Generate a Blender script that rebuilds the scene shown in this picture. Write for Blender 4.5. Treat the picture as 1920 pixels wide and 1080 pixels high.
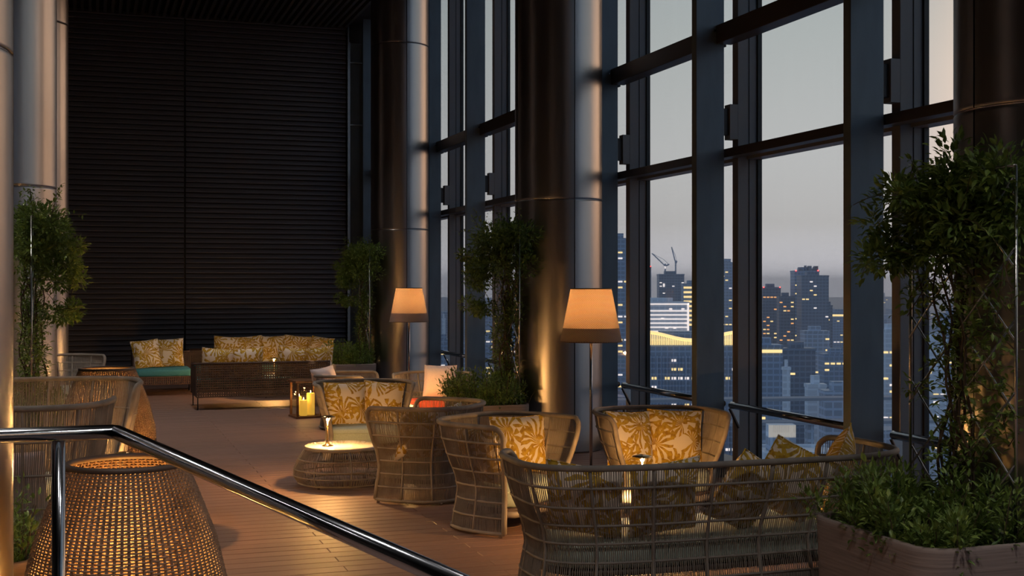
import bpy, math, random
from math import sin, cos, pi, radians, sqrt, atan2, tan
from mathutils import Vector, Matrix
random.seed(7)
SC = bpy.context.scene
COL = SC.collection
for o in list(bpy.data.objects): bpy.data.objects.remove(o)

# ------------------------------------------------------------------ camera
F, YAW, CH = 2340.0, 18.75, 1.85
cam = bpy.data.cameras.new('camera'); co = bpy.data.objects.new('camera', cam); COL.objects.link(co)
cam.sensor_width = 36; cam.lens = 36*F/1920; cam.clip_end = 20000; cam.clip_start = .05
co.location = (0, 0, CH); co.rotation_euler = (radians(90), 0, radians(-YAW))
cam.shift_y = -0.001
SC.camera = co
SC.view_settings.view_transform = 'Standard'; SC.view_settings.look = 'None'
SC.view_settings.gamma = 1; SC.view_settings.exposure = 0.0
try: SC.view_settings.use_curve_mapping = False
except Exception: pass

# ------------------------------------------------------------------ dusk sky
def s2l(c): return tuple(((v/255+.055)/1.055)**2.4 if v > 10 else v/255/12.92 for v in c)
world = bpy.data.worlds.new('dusk_sky'); SC.world = world; world.use_nodes = True
nt = world.node_tree; nt.nodes.clear()
def nd(t, ty, **k):
    n = t.nodes.new(ty)
    for a, b in k.items(): setattr(n, a, b)
    return n
def ramp(t, src, stops, interp='LINEAR'):
    r = nd(t, 'ShaderNodeValToRGB'); r.color_ramp.interpolation = interp
    e = r.color_ramp.elements
    while len(e) > 1: e.remove(e[-1])
    e[0].position = stops[0][0]; e[0].color = (*stops[0][1], 1)
    for p, c in stops[1:]:
        q = e.new(p); q.color = (*c, 1)
    t.links.new(src, r.inputs[0]); return r.outputs[0]
def mth(t, op, a, b=None, c=None, clamp=False):
    m = nd(t, 'ShaderNodeMath', operation=op); m.use_clamp = clamp
    for i, v in enumerate((a, b, c)):
        if v is None: continue
        if isinstance(v, (int, float)): m.inputs[i].default_value = v
        else: t.links.new(v, m.inputs[i])
    return m.outputs[0]
tc = nd(nt, 'ShaderNodeTexCoord')
sp = nd(nt, 'ShaderNodeSeparateXYZ'); nt.links.new(tc.outputs['Generated'], sp.inputs[0])
el = sp.outputs[2]
SUN_AZ = radians(71)
hx = mth(nt, 'MULTIPLY', sp.outputs[0], sin(SUN_AZ)); hy = mth(nt, 'MULTIPLY', sp.outputs[1], cos(SUN_AZ))
dot = mth(nt, 'ADD', hx, hy)
hl = mth(nt, 'SQRT', mth(nt, 'MAXIMUM', mth(nt, 'SUBTRACT', 1.0, mth(nt, 'MULTIPLY', el, el)), 1e-4))
dotn = mth(nt, 'DIVIDE', dot, hl)
dr = mth(nt, 'MULTIPLY_ADD', dotn, .5, .5)
grey = ramp(nt, el, [(0, s2l((226, 222, 228))), (.012, s2l((218, 214, 218))), (.03, s2l((200, 197, 199))), (.05, s2l((184, 181, 179))), (.10, s2l((182, 182, 181))),
                     (.2, s2l((166, 171, 170))), (.35, s2l((140, 152, 160))), (1, s2l((80, 100, 125)))])
warm = ramp(nt, el, [(0, (1.0, .45, .22)), (.06, (1.7, .98, .55)), (.16, (1.6, 1.0, .62)), (.32, s2l((190, 180, 175))), (1, s2l((80, 100, 125)))])
cool = ramp(nt, el, [(0, s2l((112, 128, 150))), (.08, s2l((130, 148, 172))), (.3, s2l((105, 132, 160))), (1, s2l((70, 92, 122)))])
fw = ramp(nt, dr, [(.0, (0, 0, 0)), (.90, (0, 0, 0)), (.955, (.7, .7, .7)), (1, (1, 1, 1))], 'EASE')
fc = ramp(nt, dr, [(.0, (1, 1, 1)), (.55, (1, 1, 1)), (.82, (0, 0, 0)), (1, (0, 0, 0))], 'EASE')
m1 = nd(nt, 'ShaderNodeMixRGB'); nt.links.new(fc, m1.inputs[0]); nt.links.new(grey, m1.inputs[1]); nt.links.new(cool, m1.inputs[2])
m2 = nd(nt, 'ShaderNodeMixRGB'); nt.links.new(fw, m2.inputs[0]); nt.links.new(m1.outputs[0], m2.inputs[1]); nt.links.new(warm, m2.inputs[2])
bg = nd(nt, 'ShaderNodeBackground'); bg.inputs[1].default_value = 1.2
nt.links.new(m2.outputs[0], bg.inputs[0])
wo = nd(nt, 'ShaderNodeOutputWorld'); nt.links.new(bg.outputs[0], wo.inputs[0])

# ------------------------------------------------------------------ materials
MATS = {}
def mat(name, col, rough=.5, metal=0, spec=.5, emit=None, es=0, aniso=0):
    m = bpy.data.materials.new(name); m.use_nodes = True
    b = m.node_tree.nodes['Principled BSDF']
    b.inputs['Base Color'].default_value = (*col, 1); b.inputs['Roughness'].default_value = rough
    b.inputs['Metallic'].default_value = metal; b.inputs['Specular IOR Level'].default_value = spec
    if aniso: b.inputs['Anisotropic'].default_value = aniso
    if emit: b.inputs['Emission Color'].default_value = (*emit, 1); b.inputs['Emission Strength'].default_value = es
    MATS[name] = m; return m
def vary(m, scale=(1, 1, 1), nscale=8, lo=.75, hi=1.2, bump=0, rnd=0, coord='Object', detail=4):
    """noise tint + grain bump + per object brightness"""
    t = m.node_tree; b = t.nodes['Principled BSDF']; base = b.inputs['Base Color'].default_value[:3]
    tcn = nd(t, 'ShaderNodeTexCoord'); mp = nd(t, 'ShaderNodeMapping'); mp.inputs['Scale'].default_value = scale
    t.links.new(tcn.outputs[coord], mp.inputs[0])
    n = nd(t, 'ShaderNodeTexNoise'); n.inputs['Scale'].default_value = nscale; n.inputs['Detail'].default_value = detail
    t.links.new(mp.outputs[0], n.inputs[0])
    c = ramp(t, n.outputs[0], [(.25, tuple(v*lo for v in base)), (.75, tuple(min(1, v*hi) for v in base))])
    if rnd:
        oi = nd(t, 'ShaderNodeObjectInfo')
        k = mth(t, 'MULTIPLY_ADD', oi.outputs['Random'], rnd, 1-rnd/2)
        hs = nd(t, 'ShaderNodeHueSaturation'); t.links.new(k, hs.inputs['Value']); t.links.new(c, hs.inputs['Color']); c = hs.outputs[0]
    t.links.new(c, b.inputs['Base Color'])
    if bump:
        bp = nd(t, 'ShaderNodeBump'); bp.inputs['Strength'].default_value = bump; bp.inputs['Distance'].default_value = .01
        t.links.new(n.outputs[0], bp.inputs['Height']); t.links.new(bp.outputs[0], b.inputs['Normal'])
    return m
FILL_W = 520
mat('fill_lamp_glow', (1, .9, .8), .5, emit=(1, .8, .62), es=1)  # glowing disc of the unseen fill lamps added to the ceiling
mat('column', (.42, .40, .395), .31, 1); vary(MATS['column'], (1, 1, .05), 3, .93, 1.05)
mat('seam', (.035, .033, .032), .4, .5)
mat('fin', (.12, .15, .175), .38, .3); vary(MATS['fin'], (1, 1, .3), 6, .85, 1.15, .03)
mat('mullion', (.17, .16, .16), .45, .2)
mat('beam', (.045, .038, .036), .45, .3)
mat('louver', (.20, .185, .195), .42, .3)
mat('dark_wall', (.018, .017, .018), .7)
mat('ceiling', (.07, .065, .06), .6)
mat('deck', (.235, .138, .108), .55); vary(MATS['deck'], (1.2, 40, 1), 2.2, .78, 1.2, .12, .16)
mat('deck_gap', (.02, .014, .012), .8)
mat('rope', (.29, .245, .205), .7); vary(MATS['rope'], (1, 1, 1), 9, .7, 1.25)
mat('rope_grey', (.20, .18, .16), .7); vary(MATS['rope_grey'], (1, 1, 1), 9, .7, 1.25)
mat('wicker', (.20, .115, .07), .6); vary(MATS['wicker'], (1, 1, 1), 12, .6, 1.3)
mat('wicker_rim', (.085, .055, .04), .55)
mat('cane', (.075, .045, .035), .55); vary(MATS['cane'], (1, 1, 1), 10, .7, 1.3)
mat('cane_light', (.15, .085, .055), .55); vary(MATS['cane_light'], (1, 1, 1), 10, .7, 1.3)
mat('mint', (.40, .47, .41), .85); vary(MATS['mint'], (1, 1, 1), 90, .85, 1.1, .2)
mat('teal', (.075, .30, .31), .85); vary(MATS['teal'], (1, 1, 1), 60, .85, 1.15, .2)
mat('white_fabric', (.72, .60, .58), .9); vary(MATS['white_fabric'], (1, 1, 1), 60, .93, 1.05, .1)
mat('red_fabric', (.55, .07, .03), .85)
mat('planter', (.25, .195, .175), .8); vary(MATS['planter'], (1, 1, 22), 3, .72, 1.2, .3, detail=6)
mat('planter_wood', (.22, .12, .06), .6); vary(MATS['planter_wood'], (1, 1, 22), 3, .7, 1.2, .2)
mat('soil', (.015, .012, .01), .95)
mat('stem', (.07, .045, .025), .7)
mat('steel', (.55, .54, .52), .25, 1)
mat('chrome', (.40, .43, .47), .14, 1)
mat('dark_metal', (.03, .03, .032), .3, .8)
mat('brass', (.75, .48, .2), .22, 1)
mat('table_glass', (.62, .60, .52), .12, 0, .6)
mat('wood', (.17, .075, .035), .45); vary(MATS['wood'], (1, 1, 8), 6, .7, 1.2)
mat('wax', (.85, .62, .18), .6, emit=(1, .55, .06), es=.55)
mat('flame', (1, .6, .2), .5, emit=(1, .62, .22), es=25)
mat('bulb', (1, .7, .35), .5, emit=(1, .62, .25), es=40)
mat('bulb_soft', (1, .7, .35), .5, emit=(1, .55, .18), es=6)
# leaves
def leafmat(name, c1, c2):
    m = bpy.data.materials.new(name); m.use_nodes = True; t = m.node_tree; t.nodes.clear()
    tcn = nd(t, 'ShaderNodeTexCoord'); n = nd(t, 'ShaderNodeTexNoise'); n.inputs['Scale'].default_value = 14; t.links.new(tcn.outputs['Object'], n.inputs[0])
    c = ramp(t, n.outputs[0], [(.3, c1), (.62, c2), (.8, (c2[0]*1.6, c2[1]*1.25, c2[2]))])
    p = nd(t, 'ShaderNodeBsdfPrincipled'); p.inputs['Roughness'].default_value = .42; t.links.new(c, p.inputs['Base Color'])
    tr = nd(t, 'ShaderNodeBsdfTranslucent'); t.links.new(c, tr.inputs[0])
    mx = nd(t, 'ShaderNodeMixShader'); mx.inputs[0].default_value = .3; t.links.new(p.outputs[0], mx.inputs[1]); t.links.new(tr.outputs[0], mx.inputs[2])
    o = nd(t, 'ShaderNodeOutputMaterial'); t.links.new(mx.outputs[0], o.inputs[0]); MATS[name] = m
leafmat('leaf', (.08, .15, .03), (.21, .30, .06))
# thin glass
def glassmat(name, tint, refl):
    m = bpy.data.materials.new(name); m.use_nodes = True; t = m.node_tree; t.nodes.clear()
    tb = nd(t, 'ShaderNodeBsdfTransparent'); tb.inputs[0].default_value = (*tint, 1)
    gl = nd(t, 'ShaderNodeBsdfGlossy'); gl.inputs['Roughness'].default_value = .02
    fr = nd(t, 'ShaderNodeLayerWeight'); fr.inputs[0].default_value = .5
    fp5 = mth(t, 'MULTIPLY_ADD', mth(t, 'POWER', fr.outputs['Facing'], 5.0), .8, refl)
    mx = nd(t, 'ShaderNodeMixShader'); t.links.new(fp5, mx.inputs[0]); t.links.new(tb.outputs[0], mx.inputs[1]); t.links.new(gl.outputs[0], mx.inputs[2])
    o = nd(t, 'ShaderNodeOutputMaterial'); t.links.new(mx.outputs[0], o.inputs[0]); MATS[name] = m
glassmat('glass', (.985, .99, .99), .02)
glassmat('lantern_glass', (.97, .97, .97), .03)
# palm print cushion cloth
def palmmat():
    m = bpy.data.materials.new('palm_print'); m.use_nodes = True; t = m.node_tree; b = t.nodes['Principled BSDF']
    b.inputs['Roughness'].default_value = .85
    tcn = nd(t, 'ShaderNodeTexCoord'); oi = nd(t, 'ShaderNodeObjectInfo')
    off = nd(t, 'ShaderNodeCombineXYZ'); t.links.new(mth(t, 'MULTIPLY', oi.outputs['Random'], 37.0), off.inputs[0]); t.links.new(mth(t, 'MULTIPLY', oi.outputs['Random'], 17.0), off.inputs[1])
    def layer(scale, N, rad, off2, thr):
        va = nd(t, 'ShaderNodeVectorMath', operation='MULTIPLY_ADD'); t.links.new(tcn.outputs['Object'], va.inputs[0])
        va.inputs[1].default_value = (scale, scale, 0); 
        v0 = nd(t, 'ShaderNodeVectorMath', operation='ADD'); t.links.new(off.outputs[0], v0.inputs[0]); v0.inputs[1].default_value = (off2, off2*1.7, 0)
        t.links.new(v0.outputs[0], va.inputs[2])
        nz = nd(t, 'ShaderNodeTexNoise'); nz.inputs['Scale'].default_value = 1.6; t.links.new(va.outputs[0], nz.inputs[0])
        wz = nd(t, 'ShaderNodeVectorMath', operation='MULTIPLY_ADD'); t.links.new(nz.outputs['Color'], wz.inputs[0]); wz.inputs[1].default_value = (.35, .35, 0); t.links.new(va.outputs[0], wz.inputs[2])
        vo = nd(t, 'ShaderNodeTexVoronoi', voronoi_dimensions='2D'); vo.inputs['Scale'].default_value = 1; vo.inputs['Randomness'].default_value = .75
        t.links.new(wz.outputs[0], vo.inputs['Vector'])
        sb = nd(t, 'ShaderNodeVectorMath', operation='SUBTRACT'); t.links.new(wz.outputs[0], sb.inputs[0]); t.links.new(vo.outputs['Position'], sb.inputs[1])
        s = nd(t, 'ShaderNodeSeparateXYZ'); t.links.new(sb.outputs[0], s.inputs[0])
        cs = nd(t, 'ShaderNodeSeparateColor'); t.links.new(vo.outputs['Color'], cs.inputs[0])
        ang = mth(t, 'ARCTAN2', s.outputs[1], s.outputs[0])
        ang2 = mth(t, 'WRAP', mth(t, 'ADD', ang, mth(t, 'MULTIPLY', cs.outputs[0], 6.28)), pi, -pi)
        r = mth(t, 'SQRT', mth(t, 'ADD', mth(t, 'MULTIPLY', s.outputs[0], s.outputs[0]), mth(t, 'MULTIPLY', s.outputs[1], s.outputs[1])))
        blade = mth(t, 'SINE', mth(t, 'MULTIPLY', ang2, N))
        # blades narrow with radius; fan opens 250 degrees
        lim = mth(t, 'MULTIPLY_ADD', r, 2.4, thr)
        f1 = mth(t, 'GREATER_THAN', blade, lim)
        f2 = mth(t, 'LESS_THAN', r, rad)
        f3 = mth(t, 'LESS_THAN', mth(t, 'ABSOLUTE', ang2), 2.5)
        return mth(t, 'MULTIPLY', mth(t, 'MULTIPLY', f1, f2), f3)
    a = layer(3.5, 16.0, .78, 0.0, -1.0); c = layer(6.0, 5.0, .5, 3.3, -.85)
    msk = mth(t, 'MAXIMUM', a, c)
    nz = nd(t, 'ShaderNodeTexNoise'); nz.inputs['Scale'].default_value = 30; t.links.new(tcn.outputs['Object'], nz.inputs[0])
    gold = ramp(t, nz.outputs[0], [(.35, (.36, .20, .015)), (.6, (.56, .36, .03))])
    mx = nd(t, 'ShaderNodeMixRGB'); t.links.new(msk, mx.inputs[0]); mx.inputs[1].default_value = (.80, .71, .60, 1); t.links.new(gold, mx.inputs[2])
    t.links.new(mx.outputs[0], b.inputs['Base Color']); MATS['palm_print'] = m
palmmat()
# woven lamp shade cloth
def shademat(name, col, tr, sx, sz):
    m = bpy.data.materials.new(name); m.use_nodes = True; t = m.node_tree; t.nodes.clear()
    tcn = nd(t, 'ShaderNodeTexCoord'); s = nd(t, 'ShaderNodeSeparateXYZ'); t.links.new(tcn.outputs['Object'], s.inputs[0])
    ang = mth(t, 'ARCTAN2', s.outputs[1], s.outputs[0])
    a = mth(t, 'SINE', mth(t, 'MULTIPLY', ang, sx)); z = mth(t, 'SINE', mth(t, 'MULTIPLY', s.outputs[2], sz))
    w = mth(t, 'MULTIPLY', a, z)
    c = ramp(t, mth(t, 'MULTIPLY_ADD', w, .5, .5), [(.3, tuple(v*.28 for v in col)), (.62, col)])
    d = nd(t, 'ShaderNodeBsdfDiffuse'); t.links.new(c, d.inputs[0])
    l = nd(t, 'ShaderNodeBsdfTranslucent'); t.links.new(c, l.inputs[0])
    mx = nd(t, 'ShaderNodeMixShader'); mx.inputs[0].default_value = tr; t.links.new(d.outputs[0], mx.inputs[1]); t.links.new(l.outputs[0], mx.inputs[2])
    o = nd(t, 'ShaderNodeOutputMaterial'); t.links.new(mx.outputs[0], o.inputs[0]); MATS[name] = m
shademat('shade', (.80, .62, .45), .45, 70, 620)
shademat('shade_band', (.34, .28, .26), .06, 70, 620)
# city
def bmat(name, col, sx=.35, sz=.8, line=.6, spec=.5, rough=.4):
    m = mat(name, col, rough, 0, spec); t = m.node_tree; b = t.nodes['Principled BSDF']
    tcn = nd(t, 'ShaderNodeTexCoord'); s = nd(t, 'ShaderNodeSeparateXYZ'); t.links.new(tcn.outputs['Object'], s.inputs[0])
    h = mth(t, 'ADD', s.outputs[0], s.outputs[1])
    a = mth(t, 'GREATER_THAN', mth(t, 'FRACT', mth(t, 'MULTIPLY', h, sx)), .18)
    z = mth(t, 'GREATER_THAN', mth(t, 'FRACT', mth(t, 'MULTIPLY', s.outputs[2], sz/3.2)), .3)
    c = nd(t, 'ShaderNodeMixRGB'); t.links.new(mth(t, 'MULTIPLY', a, z), c.inputs[0])
    c.inputs[1].default_value = (*[min(1, v*1.12) for v in col], 1); c.inputs[2].default_value = (*[v*(line+.12) for v in col], 1)
    t.links.new(c.outputs[0], b.inputs['Base Color']); return m
bmat('bldg_dark', (.20, .26, .35), .3, 1)
bmat('bldg_blue', (.30, .40, .54), .3, 1)
bmat('bldg_grey', (.46, .53, .64), .25, 1)
bmat('bldg_light', (.75, .8, .86), .2, 1, .8)
mat('city_ground', (.12, .15, .20), .8); vary(MATS['city_ground'], (1, 1, 1), .02, .5, 1.6, coord='Object')
mat('road', (.30, .33, .38), .7)
mat('lit_yellow', (1, .8, .4), .5, emit=(1, .68, .26), es=1.3)
mat('lit_white', (1, .9, .8), .5, emit=(1, .85, .78), es=1.1)
mat('lit_dim', (.6, .6, .5), .5, emit=(1, .8, .6), es=.35)
mat('lit_orange', (1, .5, .2), .5, emit=(1, .42, .12), es=1.2)
mat('lit_red', (1, .1, .1), .5, emit=(1, .05, .04), es=9)

# ------------------------------------------------------------------ mesh helpers
class MB:
    def __init__(s): s.v = []; s.f = []
    def box(s, x0, x1, y0, y1, z0, z1):
        n = len(s.v); s.v += [(x, y, z) for x in (x0, x1) for y in (y0, y1) for z in (z0, z1)]
        s.f += [(n, n+1, n+3, n+2), (n+4, n+6, n+7, n+5), (n, n+4, n+5, n+1), (n+2, n+3, n+7, n+6), (n, n+2, n+6, n+4), (n+1, n+5, n+7, n+3)]
        return s
    def bbox(s, x0, x1, y0, y1, z0, z1, b):
        """box with chamfered vertical and horizontal edges (stacked rings)"""
        def ring(i, z): return [(x0+b+i, y0+i, z), (x1-b-i, y0+i, z), (x1-i, y0+b+i, z), (x1-i, y1-b-i, z), (x1-b-i, y1-i, z), (x0+b+i, y1-i, z), (x0+i, y1-b-i, z), (x0+i, y0+b+i, z)]
        rs = [ring(b*.5, z0), ring(0, z0+b*.5), ring(0, z1-b*.5), ring(b*.5, z1)]
        s.rings(rs, True); return s
    def rings(s, rs, cap=False, closed=True):
        n = len(s.v); k = len(rs[0])
        for r in rs: s.v += [tuple(p) for p in r]
        for i in range(len(rs)-1):
            for j in range(k if closed else k-1):
                a = n+i*k+j; b = n+i*k+(j+1) % k
                s.f.append((a, b, b+k, a+k))
        if cap:
            s.f.append(tuple(n+j for j in reversed(range(k)))); s.f.append(tuple(n+(len(rs)-1)*k+j for j in range(k)))
        return s
    def tube(s, pts, r, n=6, closed=False, cap=True):
        pts = [Vector(p) for p in pts]; m = len(pts); rs = []
        up = None
        for i in range(m):
            if closed: d = pts[(i+1) % m]-pts[i-1]
            else: d = pts[min(i+1, m-1)]-pts[max(i-1, 0)]
            if d.length < 1e-9: d = Vector((0, 0, 1))
            d.normalize()
            if up is None:
                up = Vector((0, 0, 1)) if abs(d.z) < .9 else Vector((1, 0, 0))
            a = d.cross(up)
            if a.length < 1e-4: a = d.cross(Vector((0, 1, 0)))
            a.normalize(); b = a.cross(d).normalized(); up = b
            rr = r[i] if isinstance(r, (list, tuple)) else r
            rs.append([pts[i]+a*(rr*cos(2*pi*j/n))+b*(rr*sin(2*pi*j/n)) for j in range(n)])
        if closed: rs.append(rs[0])
        s.rings(rs, cap and not closed); return s
    def lathe(s, prof, n=32, c=(0, 0), cap=True, a0=0, a1=2*pi):
        full = abs(a1-a0-2*pi) < 1e-6
        k = n if full else n+1
        rs = [[(c[0]+r*cos(a0+(a1-a0)*j/n), c[1]+r*sin(a0+(a1-a0)*j/n), z) for j in range(k)] for r, z in prof]
        s.rings(rs, cap and full, full); return s
    def build(s, name, m, parent=None, smooth=False, loc=None, rz=0, bevel=0):
        me = bpy.data.meshes.new(name); me.from_pydata(s.v, [], s.f); me.update()
        o = bpy.data.objects.new(name, me); COL.objects.link(o)
        me.materials.append(MATS[m] if isinstance(m, str) else m)
        if smooth: me.polygons.foreach_set('use_smooth', [True]*len(me.polygons))
        if parent: o.parent = parent
        if loc: o.location = loc
        if rz: o.rotation_euler = (0, 0, rz)
        if bevel:
            bm = o.modifiers.new('b', 'BEVEL'); bm.width = bevel; bm.segments = 2; bm.limit_method = 'ANGLE'
        return o
def tag(o, label=None, cat=None, group=None, kind=None):
    if label: o['label'] = label
    if cat: o['category'] = cat
    if group: o['group'] = group
    if kind: o['kind'] = kind
    return o
def empty(name, loc=(0, 0, 0), rz=0, **k):
    o = bpy.data.objects.new(name, None); COL.objects.link(o); o.location = loc; o.rotation_euler = (0, 0, rz); o.empty_display_size = .1
    return tag(o, **k)
KIDS = {}
def copy_tree(o, parent=None):
    c = o.copy(); COL.objects.link(c)
    if parent: c.parent = parent
    for ch in [q for q in bpy.data.objects if q.parent == o]: copy_tree(ch, c)
    return c
def place(o, loc, rz=0, label=None, group=None, cat=None):
    o.location = loc; o.rotation_euler = (0, 0, rz); tag(o, label, cat, group); return o
def face(dx, dy): return atan2(dy, dx)+pi/2          # things are built facing local -Y
def point(name, parent, loc, power, col=(1, .55, .2), r=.03):
    l = bpy.data.lights.new(name, 'POINT'); l.energy = power; l.color = col; l.shadow_soft_size = r
    o = bpy.data.objects.new(name, l); COL.objects.link(o); o.location = loc
    if parent: o.parent = parent
    return o

# ================================================================== SETTING
YB = 26.8; HC = 7.57; XG = 6.22; X_JOINT = 1.9
# floor: boards
fl = MB().box(-8, 6.3, -9, YB+.3, -.3, -.03).build('floor', 'deck_gap'); tag(fl, kind='structure')
PW, PL = .151, 1.94
boards = []
y = 2.0; k = 0
while y < YB:
    off = 1.6 if k % 2 == 0 else 2.57
    n0 = math.floor((-8-off)/PL)
    for i in range(n0, 8):
        x0 = off+i*PL; x1 = x0+PL
        a, b = max(x0, -8), min(x1, 6.15)
        if b-a < .05: continue
        cx = (a+b)/2; z = (y)*cos(radians(YAW))+cx*sin(radians(YAW)); rc = cx*cos(radians(YAW))-y*sin(radians(YAW))
        px = 960+F*rc/max(z, .1)
        vis = z > 7.9 and -150 < px < 1300 and cx > -.6
        boards.append((0 if vis else 1, z if vis else 0, a, b, y))
    y += PW; k += 1
boards.sort()
shared = {}
rest = MB(); cnt = 0
for v, z, a, b, y in boards:
    L = b-a-.004; W = PW-.007
    if v == 0 and cnt < 300:
        key = round(L, 3)
        if key not in shared:
            m = MB(); c = .003
            m.rings([[(-L/2, -W/2, -.022), (L/2, -W/2, -.022), (L/2, W/2, -.022), (-L/2, W/2, -.022)],
                     [(-L/2, -W/2, -c), (L/2, -W/2, -c), (L/2, W/2, -c), (-L/2, W/2, -c)],
                     [(-L/2+c, -W/2+c, 0), (L/2-c, -W/2+c, 0), (L/2-c, W/2-c, 0), (-L/2+c, W/2-c, 0)]], True)
            o = m.build('floor_board', 'deck', fl); shared[key] = o.data
        else:
            o = bpy.data.objects.new('floor_board', shared[key]); COL.objects.link(o); o.parent = fl
        o.location = ((a+b)/2, y+PW/2, random.uniform(-.0008, .0008)); cnt += 1
    else:
        rest.box(a+.002, b-.002, y+.0035, y+PW-.0035, -.022, random.uniform(-.0006, .0004))
tag(rest.build('floor_boards_beyond', 'deck', fl), kind='stuff')

# back wall of louvres
wb = MB().box(-8, 5.3, YB, YB+.3, 0, HC+.3).build('wall_back', 'dark_wall'); tag(wb, kind='structure')
LP = .1055
sl = MB()
w = 3.36
sl.rings([[(x, 0, 0), (x, 0, LP*.80), (x, -.018, LP*.80), (x, -.075, .012), (x, -.075, 0)] for x in (0, w)], True)
slat0 = None
for (x0, wdt) in ((X_JOINT+.02, 3.36), (X_JOINT-3.42, 3.40), (X_JOINT-6.86, 3.40)):
    n = int(HC/LP)
    for i in range(n):
        if x0 < -4 and i % 1 == 0 and cnt > 10**9: continue
        if slat0 is None: slat0 = sl.build('slat', 'louver', wb); o = slat0
        else: o = slat0.copy(); COL.objects.link(o)
        o.location = (x0, YB-.002, i*LP+.03); o.scale = (wdt/w, 1, 1)
for x in (X_JOINT-.01, X_JOINT-3.45):
    MB().box(x-.006, x+.012, YB-.03, YB, 0, HC).build('joint_strip', 'seam', wb)
# right return of the louvre wall: glazed panel with steel rails
rt = empty('wall_return', (0, 0, 0)); tag(rt, kind='structure'); rt.name = 'wall_corner'
MB().box(5.3, 5.33, YB-.16, YB+.2, 0, HC).build('edge_strip', 'steel', rt)
MB().box(5.36, 5.66, YB+.02, YB+.12, 0, 7.15).build('panel', 'fin', rt)
for x in (5.345, 5.66, 5.74): MB().box(x, x+.02, YB-.10, YB+.02, 0, 7.15).build('upright', 'steel', rt)
for z in (2.35, 5.35, 6.7): MB().box(5.36, 5.66, YB-.06, YB+.02, z, z+.03).build('cross_rail', 'steel', rt)
MB().box(5.33, 6.3, YB+.12, YB+.3, 0, HC+.3).build('back_panel', 'dark_wall', rt)
# left and rear walls, ceiling
tag(MB().box(-8.3, -8, -9, YB+.3, -.3, HC+.3).build('wall_left', 'dark_wall'), kind='structure')
tag(MB().box(-8, 6.3, -9.3, -9, -.3, HC+.3).build('wall_rear', 'dark_wall'), kind='structure')
ce = MB().box(-8, 6.3, -9, YB+.3, HC, HC+.3).build('ceiling', 'dark_wall'); tag(ce, kind='structure')
b0 = None
for i in range(70):
    x = 5.25-i*.145
    if x < -5: break
    if b0 is None: b0 = MB().box(-.03, .03, 12, YB-.01, HC-.13, HC-.001).build('ceiling_slat', 'ceiling', ce); o = b0
    else: o = b0.copy(); COL.objects.link(o)
    o.location.x = x

# added fill lamps in the ceiling, out of view, to brighten the hall
cl0 = None
for (x, y, wh) in ((.2, 1.2, 'above the stair handrail, out of view'), (3.3, .9, 'on the window side above the viewpoint, out of view'),
                   (-3.6, 4.5, 'left of the nearest left column, out of view'), (-3.6, 10.5, 'left of the high rope sofa, out of view'),
                   (-3.6, 16.5, 'left of the farthest left column, out of view'), (1.5, 17.2, 'above the open deck before the cane sofas, out of view')):
    if cl0 is None:
        cl0 = empty('fill_lamp'); MB().lathe([(.16, 0), (.19, 0), (.19, -.03), (.16, -.03)], 32, cap=False).build('ring', 'dark_metal', cl0, True)
        MB().lathe([(0, -.012), (.155, -.012)], 32, cap=False).build('diffuser', 'fill_lamp_glow', cl0)
        l = bpy.data.lights.new('light', 'SPOT'); l.spot_size = radians(112); l.spot_blend = .7; l.shadow_soft_size = .14; l.energy = FILL_W; l.color = (1, .92, .86)
        q = bpy.data.objects.new('light', l); COL.objects.link(q); q.location = (0, 0, -.05); q.parent = cl0
        o = cl0
    else: o = copy_tree(cl0)
    o.location = (x, y, HC-.135); tag(o, 'added round fill lamp in the ceiling ' + wh, 'ceiling lamp', 'added fill lamps')

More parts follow.
